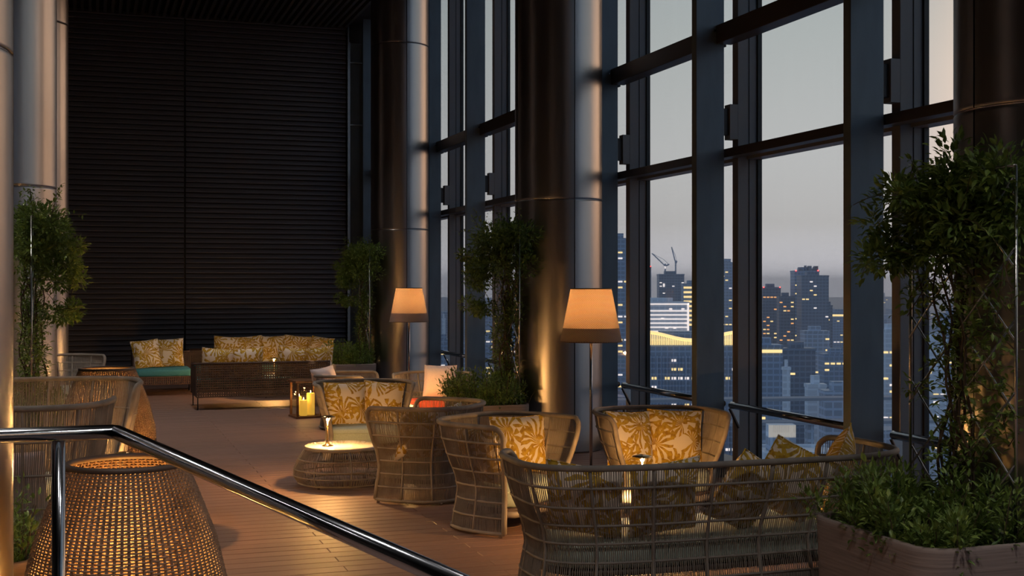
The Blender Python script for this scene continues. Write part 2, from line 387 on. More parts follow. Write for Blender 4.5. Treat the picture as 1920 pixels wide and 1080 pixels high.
# ---------------- window wall
FX0, FX1, MX0, MX1 = 5.55, 5.85, 6.0, 6.21
cols_y = (-9.74, -2.03, 5.68, 13.39, 21.1)
fin_y = [5.68+2.57*k for k in range(-5, 9)]
for i, fy in enumerate(fin_y):
    near_col = any(abs(fy-c) < .1 for c in cols_y)
    w_ = empty('window_%d' % (i+1), (0, fy, 0)); tag(w_, kind='structure')
    x0 = 5.635 if near_col else FX0
    MB().box(x0, FX1, -.0, .10, 0, HC).build('fin', 'fin', w_, bevel=.004)
    mm = MB().box(MX0, MX1, 0, .11, 0, HC); mm.build('mullion', 'mullion', w_, bevel=.004)
    MB().box(MX1, MX1+.045, -.02, .13, 0, HC).build('glazing_cap', 'seam', w_)
    MB().box(MX0+.12, MX0+.126, -.006, 0, 0, HC).build('groove_strip', 'seam', w_)
    MB().box(5.915, MX0, 0, .11, 3.29, 3.63).build('bracket_block', 'mullion', w_)
    MB().box(FX1, 5.915, .03, .08, 3.33, 3.59).build('bracket_plate', 'beam', w_)
    nxt = fin_y[i+1] if i+1 < len(fin_y) else YB
    L = nxt-fy
    if fy+.1 > YB: continue
    MB().box(5.76, 5.93, .1, L, 4.205, 4.385).build('upper_beam', 'beam', w_, bevel=.006)
    MB().box(5.87, 5.998, .1 if False else -.0+.0, L, 3.11, 3.195).build('lower_beam', 'beam', w_, bevel=.004)
    MB().box(MX1+.02, MX1+.03, .11, L, 3.2, HC).build('pane', 'glass', w_)
    MB().box(MX1+.02, MX1+.03, .11, L, .12, 3.1).build('pane', 'glass', w_)
    MB().box(MX0+.1, MX1+.05, .11, L, 3.1, 3.2).build('transom', 'mullion', w_)
    MB().box(5.87, MX1+.04, .11, L, 0, .12).build('sill', 'mullion', w_)
    # bolt on the beam end
    MB().lathe([(.0, -.02), (.012, -.02), (.012, .0)], 10).build('bolt', 'chrome', w_, loc=(5.745, L-.01, 4.34))
    # hand rail of the bay, ends just before the fin at its near end
    q = MB().tube([(5.9, L-.05, .705), (5.9, .12, .705)], .034, 12); h_ = q.build('handrail', 'chrome', w_, True)
    br = MB(); ty = L-.03
    br.rings([[(5.9, ty, .69), (6.0, ty, .69), (6.0, ty, .50)], [(5.9, ty+.012, .69), (6.0, ty+.012, .69), (6.0, ty+.012, .50)]], True)
    br.build('rail_bracket', 'steel', h_)
    MB().tube([(5.885, ty-.01, .67), (5.985, ty-.01, .48)], .012, 8).build('bracket_arm', 'dark_metal', h_)

# ---------------- columns with metal cladding panels
zs = [0, 2.83, 6.0, HC]
c0 = None; R = .50
labels = {(5.11, 5.68): 'wide dark metal column at the right edge, behind the nearest stone planter',
          (5.11, 13.39): 'tall metal clad column in the middle, behind the nearer floor lamp',
          (5.11, 21.1): 'tall metal clad column behind the farther floor lamp',
          (-.8, 5.68): 'bright metal column at the left edge, nearest to the handrail',
          (-.8, 13.39): 'bronze toned metal column on the left behind the climbing vine',
          (-.8, 21.1): 'farthest left metal column, narrow strip beside the louvred wall',
          (5.11, -2.03): 'metal column behind the viewpoint on the window side', (-.8, -2.03): 'metal column behind the viewpoint on the inner side'}
c0 = empty('column')
MB().lathe([(R-.012, 0), (R-.012, HC)], 48).build('core', 'steel', c0, True)
for a in range(len(zs)-1):
    for q in range(4):
        g = .006/R; z0, z1 = zs[a]+.005, zs[a+1]-.005
        a0 = -pi/2+q*pi/2+g; a1 = a0+pi/2-2*g
        MB().lathe([(R-.012, z0), (R-.003, z0), (R, z0+.004), (R, z0+.02), (R, z1-.02), (R, z1-.004), (R-.003, z1), (R-.012, z1)], 24, cap=False, a0=a0, a1=a1).build('cladding_panel', 'column', c0, True)
first = True
for (x, y), lb in labels.items():
    o = c0 if first else copy_tree(c0); first = False
    place(o, (x, y, 0), 0, lb, 'metal clad columns', 'column')

# ================================================================== FURNITURE
def spow(v, p): return math.copysign(abs(v)**p, v)
def profile(t):
    P = [(0, .84), (.12, .82), (.34, .765), (.5, .80), (.7, .905), (.86, .97), (1, 1.0)]
    for (a, va), (b, vb) in zip(P, P[1:]):
        if t <= b:
            u = (t-a)/(b-a); u = u*u*(3-2*u)*.5+u*.5
            return va+(vb-va)*u
    return 1.0
def shell(root, W, D, H, strands, phi0=118, nexp=2.7, m='rope', sr=.0036, rib_n=7, rr=.0175, hoops=(.14, .28, .42, .56, .70, .85), pitchseg=9, flat=.94, seat=True, cushion='mint', zbase=.03):
    """woven rope shell, open to local -Y"""
    p0 = radians(phi0)
    def plan(u):      # u in -1..1 along the U, evenly by arc length
        return U[min(len(U)-1, max(0, int(round((u+1)/2*(len(U)-1)))))]
    raw = []
    for i in range(2001):
        ph = -p0+2*p0*i/2000
        raw.append((W*spow(sin(ph), 2/nexp), D*spow(cos(ph), 2/nexp)))
    acc = [0]
    for a, b in zip(raw, raw[1:]): acc.append(acc[-1]+math.dist(a, b))
    T = acc[-1]; U = []; j = 0; NU = 1200
    for i in range(NU+1):
        s = T*i/NU
        while j < len(acc)-2 and acc[j+1] < s: j += 1
        f = (s-acc[j])/max(1e-9, acc[j+1]-acc[j]); f = min(1, max(0, f))
        U.append((raw[j][0]*(1-f)+raw[j+1][0]*f, raw[j][1]*(1-f)+raw[j+1][1]*f))
    rc = .09/T*2
    def top(u):
        e = (abs(u)-(1-rc))/rc
        return H-.09*(1-sqrt(max(0, 1-e*e))) if e > 0 else H
    def pt(u, z):
        x, y = plan(u); s = profile((z-zbase)/(H-zbase)); s2 = 1-(1-s)*.54/W; return (x*s2, y*s*(1-(1-s)*.15), z)
    rnd = random.Random(int(W*1000+H*100))
    st = MB()
    for i in range(strands):
        u = -1+2*(i+.5)/strands
        h = top(u); jit = rnd.uniform(-.25, .25)*2/strands
        pts = []
        for kx in range(pitchseg+1):
            z = zbase+(h-zbase)*kx/pitchseg
            pts.append(pt(max(-1, min(1, u+jit*sin(kx*1.3+i))), z))
        st.tube(pts, sr, 4, cap=False)
    so = st.build('woven_strands', m, root); so['kind'] = 'stuff'
    # rim: base up the front post, round the top, down
    N = 90
    path = [pt(-1, zbase+(H-.09-zbase)*k/10) for k in range(10)]
    path += [pt(-1+2*k/N, top(-1+2*k/N)) for k in range(N+1)]
    # denser at rounded tips
    def tip(sgn):
        return [pt(sgn*(1-rc*(1-cos(a))), H-.09+.09*sin(a)) for a in [radians(d) for d in (0, 15, 30, 45, 60, 75, 90)]]
    path = [pt(-1, zbase+(H-.09-zbase)*k/10) for k in range(10)] + tip(-1) + [pt(-1+rc+(2-2*rc)*k/N, H) for k in range(1, N)] + tip(1)[::-1] + [pt(1, zbase+(H-.09-zbase)*k/10) for k in range(9, -1, -1)]
    MB().tube(path, rr*1.15, 8).build('rim', m, root, True)
    MB().tube([pt(-1+2*k/60, zbase) for k in range(61)], rr*.8, 7).build('base_hoop', m, root, True)
    for t in hoops:
        z = zbase+(H-zbase)*t
        MB().tube([tuple(Vector(pt(-1+2*k/60, z))) for k in range(61)], rr*.5, 6).build('hoop', m, root, True)
    for k in range(1, rib_n):
        u = -1+2*k/rib_n
        MB().tube([pt(u, zbase+(H-zbase)*q/8) for q in range(9)], rr*.6, 6).build('rib', m, root, True)
    for u in (-.97, -.35, .35, .97):
        x, y, z = pt(u, zbase); MB().lathe([(.014, 0), (.014, zbase)], 10, (x*.99, y*.99)).build('foot', 'steel', root, True)
    # seat
    if seat:
        s = .735; fy = min(p[1] for p in U)*s; s2 = 1-(1-s)*.54/W
        ring = [(plan(-1+2*k/40)[0]*s2, plan(-1+2*k/40)[1]*s*.97) for k in range(41)]
        front = [(ring[-1][0]*(1-2*k/8), fy-.03*sin(pi*k/8)-.015) for k in range(1, 8)]
        outline = ring+front
        cy = sum(p[1] for p in outline)/len(outline)
        def rg(sc, z): return [(x*sc, cy+(y-cy)*sc, z) for x, y in outline]
        MB().rings([rg(.98, .17), rg(1.0, .18), rg(1.0, .195), rg(.98, .205)], True).build('seat_deck', 'cane', root, True)
        MB().tube([(ring[0][0], fy-.0, .165)]+[(ring[0][0]*(1-2*k/8), fy-.02, .155) for k in range(1, 8)]+[(ring[-1][0], fy, .165)], .026, 8).build('front_rail', m, root, True)
        if cushion:
            MB().rings([rg(.93, .207), rg(.985, .22), rg(1.0, .25), rg(1.0, .32), rg(.985, .352), rg(.93, .368), rg(.6, .378), rg(.2, .38)], True).build('seat_cushion', cushion, root, True)
            MB().tube(rg(1.0, .325), .006, 5, closed=True).build('piping', cushion, [q for q in root.children if q.name.startswith('seat_cushion')][-1], True)
    return root

def pillow_mesh(S=.5, T=.085, n=14):
    m = MB()
    def p(i, j, sg):
        u = -1+2*i/n; v = -1+2*j/n
        th = T*((1-abs(u)**2.6)*(1-abs(v)**2.6))**.55
        pin = .94+.06*(abs(u)*abs(v))**1.0
        k = S/2
        return (u*k*(1-.07*(1-abs(u)**2)*0-.055*(1-v*v)*0-.06*(1-(v)**2)*abs(u)), v*k*(1-.06*(1-u*u)*abs(v)), sg*th)
    for sg in (1, -1):
        b = len(m.v)
        for i in range(n+1):
            for j in range(n+1): m.v.append(p(i, j, sg))
        for i in range(n):
            for j in range(n):
                a = b+i*(n+1)+j
                q = (a, a+n+1, a+n+2, a+1)
                m.f.append(q if sg == 1 else q[::-1])
    return m
PIL = {}
def pillow(x, y, z, az, lean=14, roll=0, label='', group=None, m='palm_print', S=.46, name='throw_pillow', T=.095):
    """pillow standing on an edge at (x,y,z), front face towards direction az (world radians), leaning back"""
    key = (m, S)
    if key not in PIL:
        o = pillow_mesh(S, T).build(name, m, None, True); PIL[key] = o
        # piping round the edge
        k = S/2; pts = []
        for a, b in (((-1, -1), (1, -1)), ((1, -1), (1, 1)), ((1, 1), (-1, 1)), ((-1, 1), (-1, -1))):
            for q in range(8):
                f = q/8; u = a[0]+(b[0]-a[0])*f; v = a[1]+(b[1]-a[1])*f
                pts.append((u*k*(1-.06*(1-v*v)*abs(u)), v*k*(1-.06*(1-u*u)*abs(v)), 0))
        MB().tube(pts, .005, 5, closed=True).build('piping', m, o, True)
    else:
        o = copy_tree(PIL[key])
    tag(o, label, 'pillow', group)
    M = Matrix.Translation((x, y, z)) @ Matrix.Rotation(az+pi/2, 4, 'Z') @ Matrix.Rotation(radians(90-lean), 4, 'X') @ Matrix.Translation((0, S/2*(.985), 0)) @ Matrix.Rotation(radians(roll), 4, 'Z')
    o.matrix_world = M
    return o

# --- master woven chair
G1 = 'woven rope armchairs'
ch = empty('rope_armchair'); shell(ch, .52, .52, .82, 195, sr=.0037)
# deeper D gives arms reaching forward
def az(dx, dy): return atan2(dy, dx)
def chair(src, x, y, dx, dy, label, group=G1, first=[True]):
    if src is ch and first[0]: o = ch; first[0] = False
    else: o = copy_tree(src)
    return place(o, (x, y, 0), face(dx, dy), label, group, 'armchair')
chair(ch, 3.10, 9.12, .53, -.85, 'rope armchair left of the nearer floor lamp, its side turned to the viewer')
chair(ch, 4.42, 9.25, -.14, -.99, 'rope armchair in front of the window handrail, facing the viewer with two printed pillows')
chair(ch, 2.78, 10.68, -.76, .65, 'rope armchair seen from behind, right of the round table with the small lamp')
chair(ch, 2.78, 13.1, -.1, -1, 'rope armchair behind the round table, facing the viewer with two printed pillows')

# pillows of the first group
def pset(cx, cy, dx, dy, specs, lab, grp):
    """pillows placed in chair coordinates: (side, back, turn, lean, z, label)"""
    n = sqrt(dx*dx+dy*dy); fx, fy = dx/n, dy/n; sx, sy = -fy, fx      # s = left-hand side of the sitter facing
    for (s, bk, turn, lean, z, lb) in specs:
        pillow(cx+sx*s-fx*bk, cy+sy*s-fy*bk, z, az(fx, fy)+radians(turn), lean, random.uniform(-4, 4), lb, grp)
GP = 'palm print throw pillows'
pset(3.10, 9.12, .53, -.85, [(-.30, .02, 78, 14, .375, 'printed pillow seen edge-on against the near arm of the side-turned armchair'),
                            (.27, .13, -36, 16, .375, 'printed pillow against the back of the armchair left of the nearer floor lamp')], '', GP)
pset(4.42, 9.25, -.14, -.99, [(-.20, .12, 18, 14, .375, 'left printed pillow in the armchair at the window handrail'),
                              (.18, .16, -8, 14, .375, 'right printed pillow in the armchair at the window handrail')], '', GP)
pset(2.78, 13.1, -.1, -1, [(-.17, .14, 8, 14, .375, 'left printed pillow in the armchair behind the round lamp table'),
                            (.20, .16, -22, 14, .375, 'right printed pillow in the armchair behind the round lamp table')], '', GP)
pset(2.78, 10.68, -.76, .65, [(-.1, .16, 10, 14, .375, 'printed pillow glimpsed through the strands of the armchair seen from behind'),
                             (.24, .10, -35, 14, .375, 'second printed pillow inside the armchair seen from behind, nearer the window')], '', GP)

# --- big sofa in front, back to the viewer
so = empty('rope_sofa'); shell(so, 1.25, .56, .82, 290, phi0=128, nexp=3.6, rib_n=11, m='rope_grey', sr=.0030)
place(so, (3.64, 7.03, 0), face(.02, 1), 'large woven rope sofa in front, its back to the viewer', None, 'sofa')
for x, y, z, dx, dy, ln, rl, lb in ((2.80, 6.86, .385, .6, .8, 18, 6, 'printed pillow at the left end of the front sofa, one corner above the rim'),
                             (3.22, 6.76, .385, -.1, 1, 14, -5, 'printed pillow second from the left in the front sofa, seen through its strands'),
                             (3.74, 6.78, .40, -.3, 1, 22, 24, 'printed pillow leaning in the middle of the front sofa, seen through its strands'),
                             (4.14, 6.84, .43, .25, 1, 16, 27, 'printed pillow right of the middle of the front sofa, top showing above the rim'),
                             (4.53, 6.98, .44, -.7, .6, 14, -33, 'printed pillow at the right end of the front sofa beside the planter')):
    pillow(x, y, z, az(dx, dy), ln, rl, lb, GP)

# --- low woven chairs with white cushions in the second group
G2 = 'low rope armchairs of the farther group'
lc = empty('low_rope_armchair'); shell(lc, .50, .48, .70, 130, m='rope_grey', rib_n=6, hoops=(.3, .6, .82), cushion='red_fabric')
place(lc, (4.30, 15.9, 0), face(-.55, -.83), 'low rope armchair with a red seat and white pillow beside the farther floor lamp', G2, 'armchair')
for x, y, dx, dy, lb in ((3.28, 16.25, .8, -.35, 'low rope armchair with a white pillow behind the candle lantern'),
                         (3.1, 14.75, .25, 1, 'low grey rope armchair seen from behind, between the two seating groups')):
    place(copy_tree(lc), (x, y, 0), face(dx, dy), lb, G2, 'armchair')
pillow(4.42, 16.05, .38, az(-.45, -.9), 16, 0, 'white pillow in the armchair with the red seat', 'plain white pillows', 'white_fabric', .44, 'white_pillow')
pillow(2.97, 16.15, .38, az(.6, -.8), 16, 5, 'white pillow in the armchair behind the candle lantern', 'plain white pillows', 'white_fabric', .44, 'white_pillow')

# --- high woven seats on the left
G3 = 'high rope seats at the left'
hs = empty('high_rope_sofa'); shell(hs, .85, .55, 1.10, 280, nexp=3.2, rib_n=9, hoops=(.2, .4, .6, .78), cushion='mint')
place(hs, (-.46, 10.3, 0), face(.03, -1), 'high backed rope sofa in front of the farther basket lantern, glowing warm', G3, 'sofa')
hc = empty('high_rope_armchair'); shell(hc, .58, .50, 1.10, 180, m='rope_grey', rib_n=7, hoops=(.2, .4, .6, .8), cushion='mint')
place(hc, (-.43, 8.75, 0), face(.25, 1), 'high backed grey rope armchair seen from behind, above the left handrail', G3, 'armchair')
o = copy_tree(hc); place(o, (-1.08, 9.75, 0), face(1, -.3), 'high backed rope armchair mostly hidden behind the nearest left column', G3, 'armchair')
pillow(-.45, 8.62, .38, az(.25, 1), 14, 0, 'pale pillow inside the grey armchair above the left handrail', None, 'white_fabric', .44)
o = copy_tree(ch); place(o, (-.30, 19.6, 0), face(.7, -.7), 'small rope armchair far back at the left beside the vine', G1, 'armchair')

# --- round woven tables
tb = empty('round_table')
def tprof(z):      # radius at height
    P = [(.03, .41), (.10, .455), (.16, .45), (.25, .41), (.345, .345)]
    for (a, ra), (b, rb) in zip(P, P[1:]):
        if z <= b: return ra+(rb-ra)*(z-a)/(b-a)
    return P[-1][1]
st = MB()
for i in range(120):
    a = 2*pi*i/120+random.uniform(-.01, .01)
    st.tube([(tprof(z)*cos(a), tprof(z)*sin(a), z) for z in (.03, .06, .10, .13, .16, .2, .25, .3, .345)], .0036, 4, cap=False)
q = st.build('woven_strands', 'rope', tb); q['kind'] = 'stuff'
for z, r in ((.03, .011), (.10, .007), (.16, .007), (.25, .007), (.345, .014)):
    MB().tube([(tprof(z)*cos(2*pi*k/48), tprof(z)*sin(2*pi*k/48), z) for k in range(48)], r, 7, closed=True).build('hoop', 'rope', tb, True)
MB().lathe([(.0, .35), (.345, .35), (.35, .354), (.35, .364), (.345, .368), (0, .368)], 64, cap=False).build('table_top', 'table_glass', tb, True)
for k in range(8):
    a = 2*pi*k/8; MB().tube([(tprof(z)*cos(a), tprof(z)*sin(a), z) for z in (.03, .06, .10, .16, .25, .345)], .008, 6).build('rib', 'rope', tb, True)
for k in range(4):
    a = pi/4+pi/2*k; MB().lathe([(.012, 0), (.012, .03)], 10, (.38*cos(a), .38*sin(a))).build('foot', 'steel', tb, True)
G4 = 'round woven coffee tables'
place(tb, (2.26, 11.62, 0), 0, 'round woven coffee table with a glowing lamp on top, in the open deck', G4, 'table')
for x, y, sc, lb in ((3.74, 8.13, 1, 'round woven coffee table hidden between the front sofa and the window armchair'),
                 (2.98, 21.35, 1, 'round woven coffee table between the far dark cane sofas'),
                 (.25, 9.5, 1, 'round woven coffee table hidden behind the large basket lantern'), (3.72, 15.25, .62, 'small round woven table beside the red-seated armchair')):
    o = copy_tree(tb); place(o, (x, y, 0), .3, lb, G4); o.scale = (sc, sc, 1)
# --- table lamps
tl = empty('table_lamp')
MB().lathe([(0, 0), (.052, 0), (.055, .006), (.03, .014), (.014, .035), (.009, .06), (.009, .235), (.0, .235)], 24, cap=False).build('stand', 'brass', tl, True)
MB().lathe([(.006, .234), (.012, .24), (.013, .25), (.0, .262)], 24, cap=False).build('bulb', 'bulb', tl, True)
MB().lathe([(.01, .285), (.04, .284), (.068, .276), (.072, .270), (.069, .270), (.04, .279), (.01, .281)], 32, cap=False).build('cap', 'brass', tl, True)
for k in range(3):
    a = 2*pi*k/3; MB().tube([(.012*cos(a), .012*sin(a), .23), (.03*cos(a), .03*sin(a), .283)], .0016, 4).build('strut', 'brass', tl)
point('light', tl, (0, 0, .252), 95, (1, .50, .15), .026)
G5 = 'small brass table lamps'
place(tl, (2.11, 11.56, .368), 0, 'small brass lamp glowing on the round table in the open deck', G5, 'lamp')
for x, y, lb in ((3.74, 8.13, 'small brass lamp glowing behind the rim of the front sofa'),
                 (2.98, 21.35, 'small brass lamp shining above the far cane sofa'),
                 (.25, 9.5, 'small brass lamp hidden behind the large basket lantern, lighting the deck'), (3.72, 15.25, 'small brass lamp on the little table of the farther group')):
    place(copy_tree(tl), (x, y, .368), .3, lb, G5)

# --- floor lamps
fp = empty('floor_lamp')
MB().lathe([(0, 0), (.16, 0), (.165, .01), (.15, .022), (.02, .03), (0, .03)], 40, cap=False).build('base', 'dark_metal', fp, True)
MB().lathe([(.014, .02), (.014, 1.78)], 16).build('pole', 'chrome', fp, True)
zb, zt, rb, rtp = 1.365, 1.835, .275, .182
def sr_(z): return rb+(rtp-rb)*(z-zb)/(zt-zb)
zm = zb+.12
MB().lathe([(sr_(zm), zm), (sr_(zt), zt)], 96, cap=False).build('lamp_shade', 'shade', fp, True); shd = bpy.data.objects['lamp_shade']
bd = MB().lathe([(sr_(zb), zb), (sr_(zm), zm)], 96, cap=False).build('shade_band', 'shade_band', fp, True); bd['label'] = 'darker woven band round the bottom of the shade'
for z in (zb, zt): MB().tube([(sr_(z)*cos(2*pi*k/64), sr_(z)*sin(2*pi*k/64), z) for k in range(64)], .005, 6, closed=True).build('shade_ring', 'wicker_rim', shd, True)
for k in range(3):
    a = 2*pi*k/3; MB().tube([(0, 0, zt-.02), (rtp*cos(a), rtp*sin(a), zt)], .003, 5).build('spoke', 'steel', shd)
MB().lathe([(0, 1.60), (.03, 1.62), (.035, 1.66), (.02, 1.70), (0, 1.71)], 20, cap=False).build('bulb', 'bulb_soft', fp, True)
point('light', fp, (0, 0, 1.66), 19, (1, .46, .15), .05).data.shadow_soft_size = .05
place(fp, (4.24, 10.3, 0), 0, 'nearer floor lamp with a woven glowing shade in front of the middle column', 'floor lamps with woven shades', 'lamp')
place(copy_tree(fp), (4.25, 17.0, 0), .4, 'farther floor lamp with a woven glowing shade, right of the far vine', 'floor lamps with woven shades')

# --- tall basket lanterns
bk = empty('basket_lantern')
BH = 1.09
def bprof(z):
    t = z/BH
    P = [(0, .40), (.15, .43), (.32, .44), (.5, .425), (.7, .375), (.88, .30), (1, .243)]
    for (a, ra), (b, rb2) in zip(P, P[1:]):
        if t <= b+1e-6: return ra+(rb2-ra)*(t-a)/(b-a)
    return P[-1][1]
NR = 84
st = MB()
for i in range(NR):
    a = 2*pi*i/NR
    st.tube([(bprof(BH*k/14)*cos(a), bprof(BH*k/14)*sin(a), max(.01, BH*k/14)) for k in range(15)], .0062, 4, cap=False)
q = st.build('ribs', 'wicker', bk); q['kind'] = 'stuff'
wv = MB(); nrow = 86
for r_ in range(nrow):
    z = .02+(BH-.04)*r_/(nrow-1); sg = 1 if r_ % 2 else -1
    pts = []
    for j in range(NR*2):
        a = 2*pi*j/(NR*2); rr = bprof(z)+sg*.0045*cos(pi*j)*(1 if True else 0)
        rr = bprof(z)+sg*.0048*(1 if (j//1) % 2 == 0 and (j//2) % 2 == 0 else (-1 if j % 2 == 0 else 0))
        pts.append((rr*cos(a), rr*sin(a), z))
    wv.tube(pts, .0044, 4, closed=True)
q = wv.build('weave', 'wicker', bk, True); q['kind'] = 'stuff'
MB().tube([(bprof(BH)*cos(2*pi*k/80), bprof(BH)*sin(2*pi*k/80), BH) for k in range(80)], .014, 8, closed=True).build('rim', 'wicker_rim', bk, True)
MB().tube([(bprof(0)*cos(2*pi*k/80), bprof(0)*sin(2*pi*k/80), .012) for k in range(80)], .012, 8, closed=True).build('base_ring', 'wicker_rim', bk, True)
MB().lathe([(0, .02), (.10, .02), (.10, .05), (.03, .06), (.03, .30), (0, .30)], 20, cap=False).build('lamp_holder', 'dark_metal', bk, True)
MB().lathe([(0, .30), (.05, .33), (.06, .38), (.04, .43), (0, .44)], 20, cap=False).build('bulb', 'bulb_soft', bk, True)
point('light', bk, (0, 0, .5), 55, (1, .50, .12), .06)
place(bk, (.155, 5.62, 0), 0, 'large brown wicker basket lantern behind the handrail in the foreground', 'tall wicker basket lanterns', 'lantern')
place(copy_tree(bk), (.165, 12.15, 0), .2, 'farther wicker basket lantern behind the high rope sofa', 'tall wicker basket lanterns')

# --- candle lantern
cl = empty('candle_lantern')
S = .17; H_ = .50
for x in (-S, S):
    for y in (-S, S): MB().box(x-.016, x+.016, y-.016, y+.016, .02, H_).build('post', 'wood', cl, bevel=.002)
MB().box(-S-.03, S+.03, -S-.03, S+.03, 0, .03).build('base', 'wood', cl, bevel=.004)
MB().box(-S-.035, S+.035, -S-.035, S+.035, H_, H_+.03).build('lid', 'wood', cl, bevel=.004)
for sg in (-1, 1):
    MB().box(-S+.016, S-.016, sg*S-.002, sg*S+.002, .03, H_).build('pane', 'lantern_glass', cl)
    MB().box(sg*S-.002, sg*S+.002, -S+.016, S-.016, .03, H_).build('pane', 'lantern_glass', cl)
place(cl, (2.93, 17.75, 0), .12, 'square wooden lantern with burning candles beside the dark cane sofa', None, 'lantern')
for k, (x, y, r, h, lb) in enumerate(((-.045, -.07, .052, .22, 'short thick yellow candle in the wooden lantern'), (.07, .02, .058, .31, 'tallest yellow candle in the wooden lantern'), (-.085, .07, .035, .26, 'thin yellow candle at the back left of the wooden lantern'))):
    c = empty('candle', (2.93+x, 17.75+y, .03)); tag(c, lb, 'candle', 'candles in the wooden lantern')
    MB().lathe([(0, 0), (r, 0), (r, h-.008), (r*.9, h), (r*.7, h-.006), (0, h-.008)], 20, cap=False).build('wax', 'wax', c, True)
    MB().lathe([(0, h), (.007, h+.012), (.004, h+.028), (0, h+.04)], 8, cap=False).build('flame', 'flame', c, True)
    point('light', c, (0, 0, h+.05), 1.2, (1, .5, .12), .01)

# --- dark cane sofas at the back
def lattice(root, name, ox, oy, oz, ux, uy, L, Hh, m, pitch=.034, th=.012):
    """woven cane panel from crossing strips, in the plane through (ox,oy) along (ux,uy)"""
    g = MB(); nx, ny = -uy, ux
    def bar(a0, a1, z0, z1, t0, t1):
        P = []
        for a in (a0, a1):
            for t in (t0, t1):
                for z in (z0, z1): P.append((ox+ux*a+nx*t, oy+uy*a+ny*t, oz+z))
        n = len(g.v); g.v += P
        g.f += [(n, n+1, n+3, n+2), (n+4, n+6, n+7, n+5), (n, n+4, n+5, n+1), (n+2, n+3, n+7, n+6), (n, n+2, n+6, n+4), (n+1, n+5, n+7, n+3)]
    k = int(L/pitch)
    for i in range(k+1): bar(L*i/k-pitch*.31, L*i/k+pitch*.31, 0, Hh, -th/2, 0)
    k = max(1, int(Hh/pitch))
    for i in range(k+1): bar(0, L, Hh*i/k-pitch*.31, Hh*i/k+pitch*.31, 0, th/2)
    o = g.build(name, m, root); return o
def cane_sofa(L, D, label, m='cane', left=True, right=True, x=0, y=0, rz=0, seath=.32, cushions=3, back=.70):
    r = empty('cane_sofa', (0, 0, 0)); tag(r, label, 'sofa', 'dark cane sofas with teal seats')
    # local: back at +Y (y=D), front y=0, x 0..L
    lattice(r, 'back_panel', 0, D, .20, 1, 0, L, back-.20, m)
    MB().tube([(0, D, back), (L, D, back)], .016, 8).build('back_rail', m, r, True)
    for flag, xx in ((left, 0), (right, L)):
        if flag:
            lattice(r, 'arm_panel', xx, 0, .20, 0, 1, D, back-.26, m)
            MB().tube([(xx, 0, .20), (xx, 0, back-.1), (xx, .05, back-.05), (xx, D, back)], .016, 8).build('arm_rail', m, r, True)
    lattice(r, 'seat_skirt', 0, 0, .20, 1, 0, L, seath-.2, 'cane_light')
    MB().box(0, L, .01, D-.01, seath-.03, seath-.005).build('seat_deck', m, r)
    for xx in (.02, L-.02):
        for yy in (.02, D-.02):
            MB().tube([(xx, yy, .2), (xx, yy, .01)], .009, 8).build('leg', 'dark_metal', r, True)
            MB().tube([(xx-.02, yy, .006), (xx+.02, yy, .006)], .006, 6).build('glide', 'steel', r, True)
    w = (L-.06)/cushions
    for i in range(cushions):
        MB().bbox(.03+i*w+.004, .03+(i+1)*w-.004, .0, D-.05, seath, seath+.13, .05).build('seat_cushion', 'teal', r, True, bevel=.02)
    place(r, (x, y, 0), rz); return r
cane_sofa(2.0, .92, 'dark brown cane sofa seen from behind, left of the candle lantern', x=3.53, y=20.1, rz=pi, m='cane')
cane_sofa(1.0, 1.0, 'short cane sofa with a teal cushion at the far left by the louvred wall', x=.72, y=21.95, right=False, cushions=1, m='cane')
cane_sofa(2.5, .95, 'cane sofa with many printed pillows against the louvred wall', x=1.78, y=22.75, left=False, cushions=3, m='cane')
GB = 'palm print pillows on the far cane sofas'
for x, y, a, ln, lb in ((.98, 22.45, -1.25, 18, 'left printed pillow on the short teal sofa'), (1.33, 22.62, -1.75, 14, 'right printed pillow on the short teal sofa'),
                        (2.42, 23.38, -1.6, 14, 'first printed pillow from the left on the wall sofa'), (2.84, 23.38, -1.5, 14, 'second printed pillow from the left on the wall sofa'),
                        (3.26, 23.38, -1.65, 14, 'third printed pillow from the left on the wall sofa'), (3.68, 23.36, -1.75, 14, 'fourth printed pillow from the left on the wall sofa'),
                        (4.02, 23.1, -2.3, 22, 'rightmost printed pillow on the wall sofa, tilted')):
    pillow(x, y, .455, a, ln, random.uniform(-6, 6), lb, GB, S=.5)
for x, a, rl, lb in ((1.86, 1.5, 4, 'first printed pillow from the left peeking over the dark sofa back'), (2.28, 1.7, -3, 'second printed pillow from the left peeking over the dark sofa back'),
                 (3.0, 1.45, 5, 'third printed pillow from the left peeking over the dark sofa back'), (3.36, 1.9, -6, 'last printed pillow peeking over the dark sofa back beside the bush')):
    pillow(x, 19.36, .45, a, 16, rl, lb, GB, S=.5)

# ================================================================== PLANTERS + VINES
def rrect(x0, x1, y0, y1, r, n=6):
    P = []
    for cx, cy, a in ((x1-r, y0+r, -pi/2), (x1-r, y1-r, 0), (x0+r, y1-r, pi/2), (x0+r, y0+r, pi)):
        for k in range(n+1): P.append((cx+r*cos(a+pi/2*k/n), cy+r*sin(a+pi/2*k/n)))
    return P
def planter(w, l, h, m='planter'):
    r = empty('planter')
    O = lambda i, z: [(x, y, z) for x, y in rrect(-w/2+i, w/2-i, -l/2+i, l/2-i, max(.02, .17-i))]
    MB().rings([O(.03, 0), O(.02, .02), O(0, h-.03), O(0, h-.006), O(.006, h), O(.03, h), O(.036, h-.006), O(.036, h-.14)], False).build('pot', m, r, True)
    MB().rings([O(.034, h-.15), O(.034, h-.10)], True).build('soil', 'soil', r)
    return r
GPL = 'rounded stone planters'
PHt = .57
pA = planter(.74, 1.1, PHt)
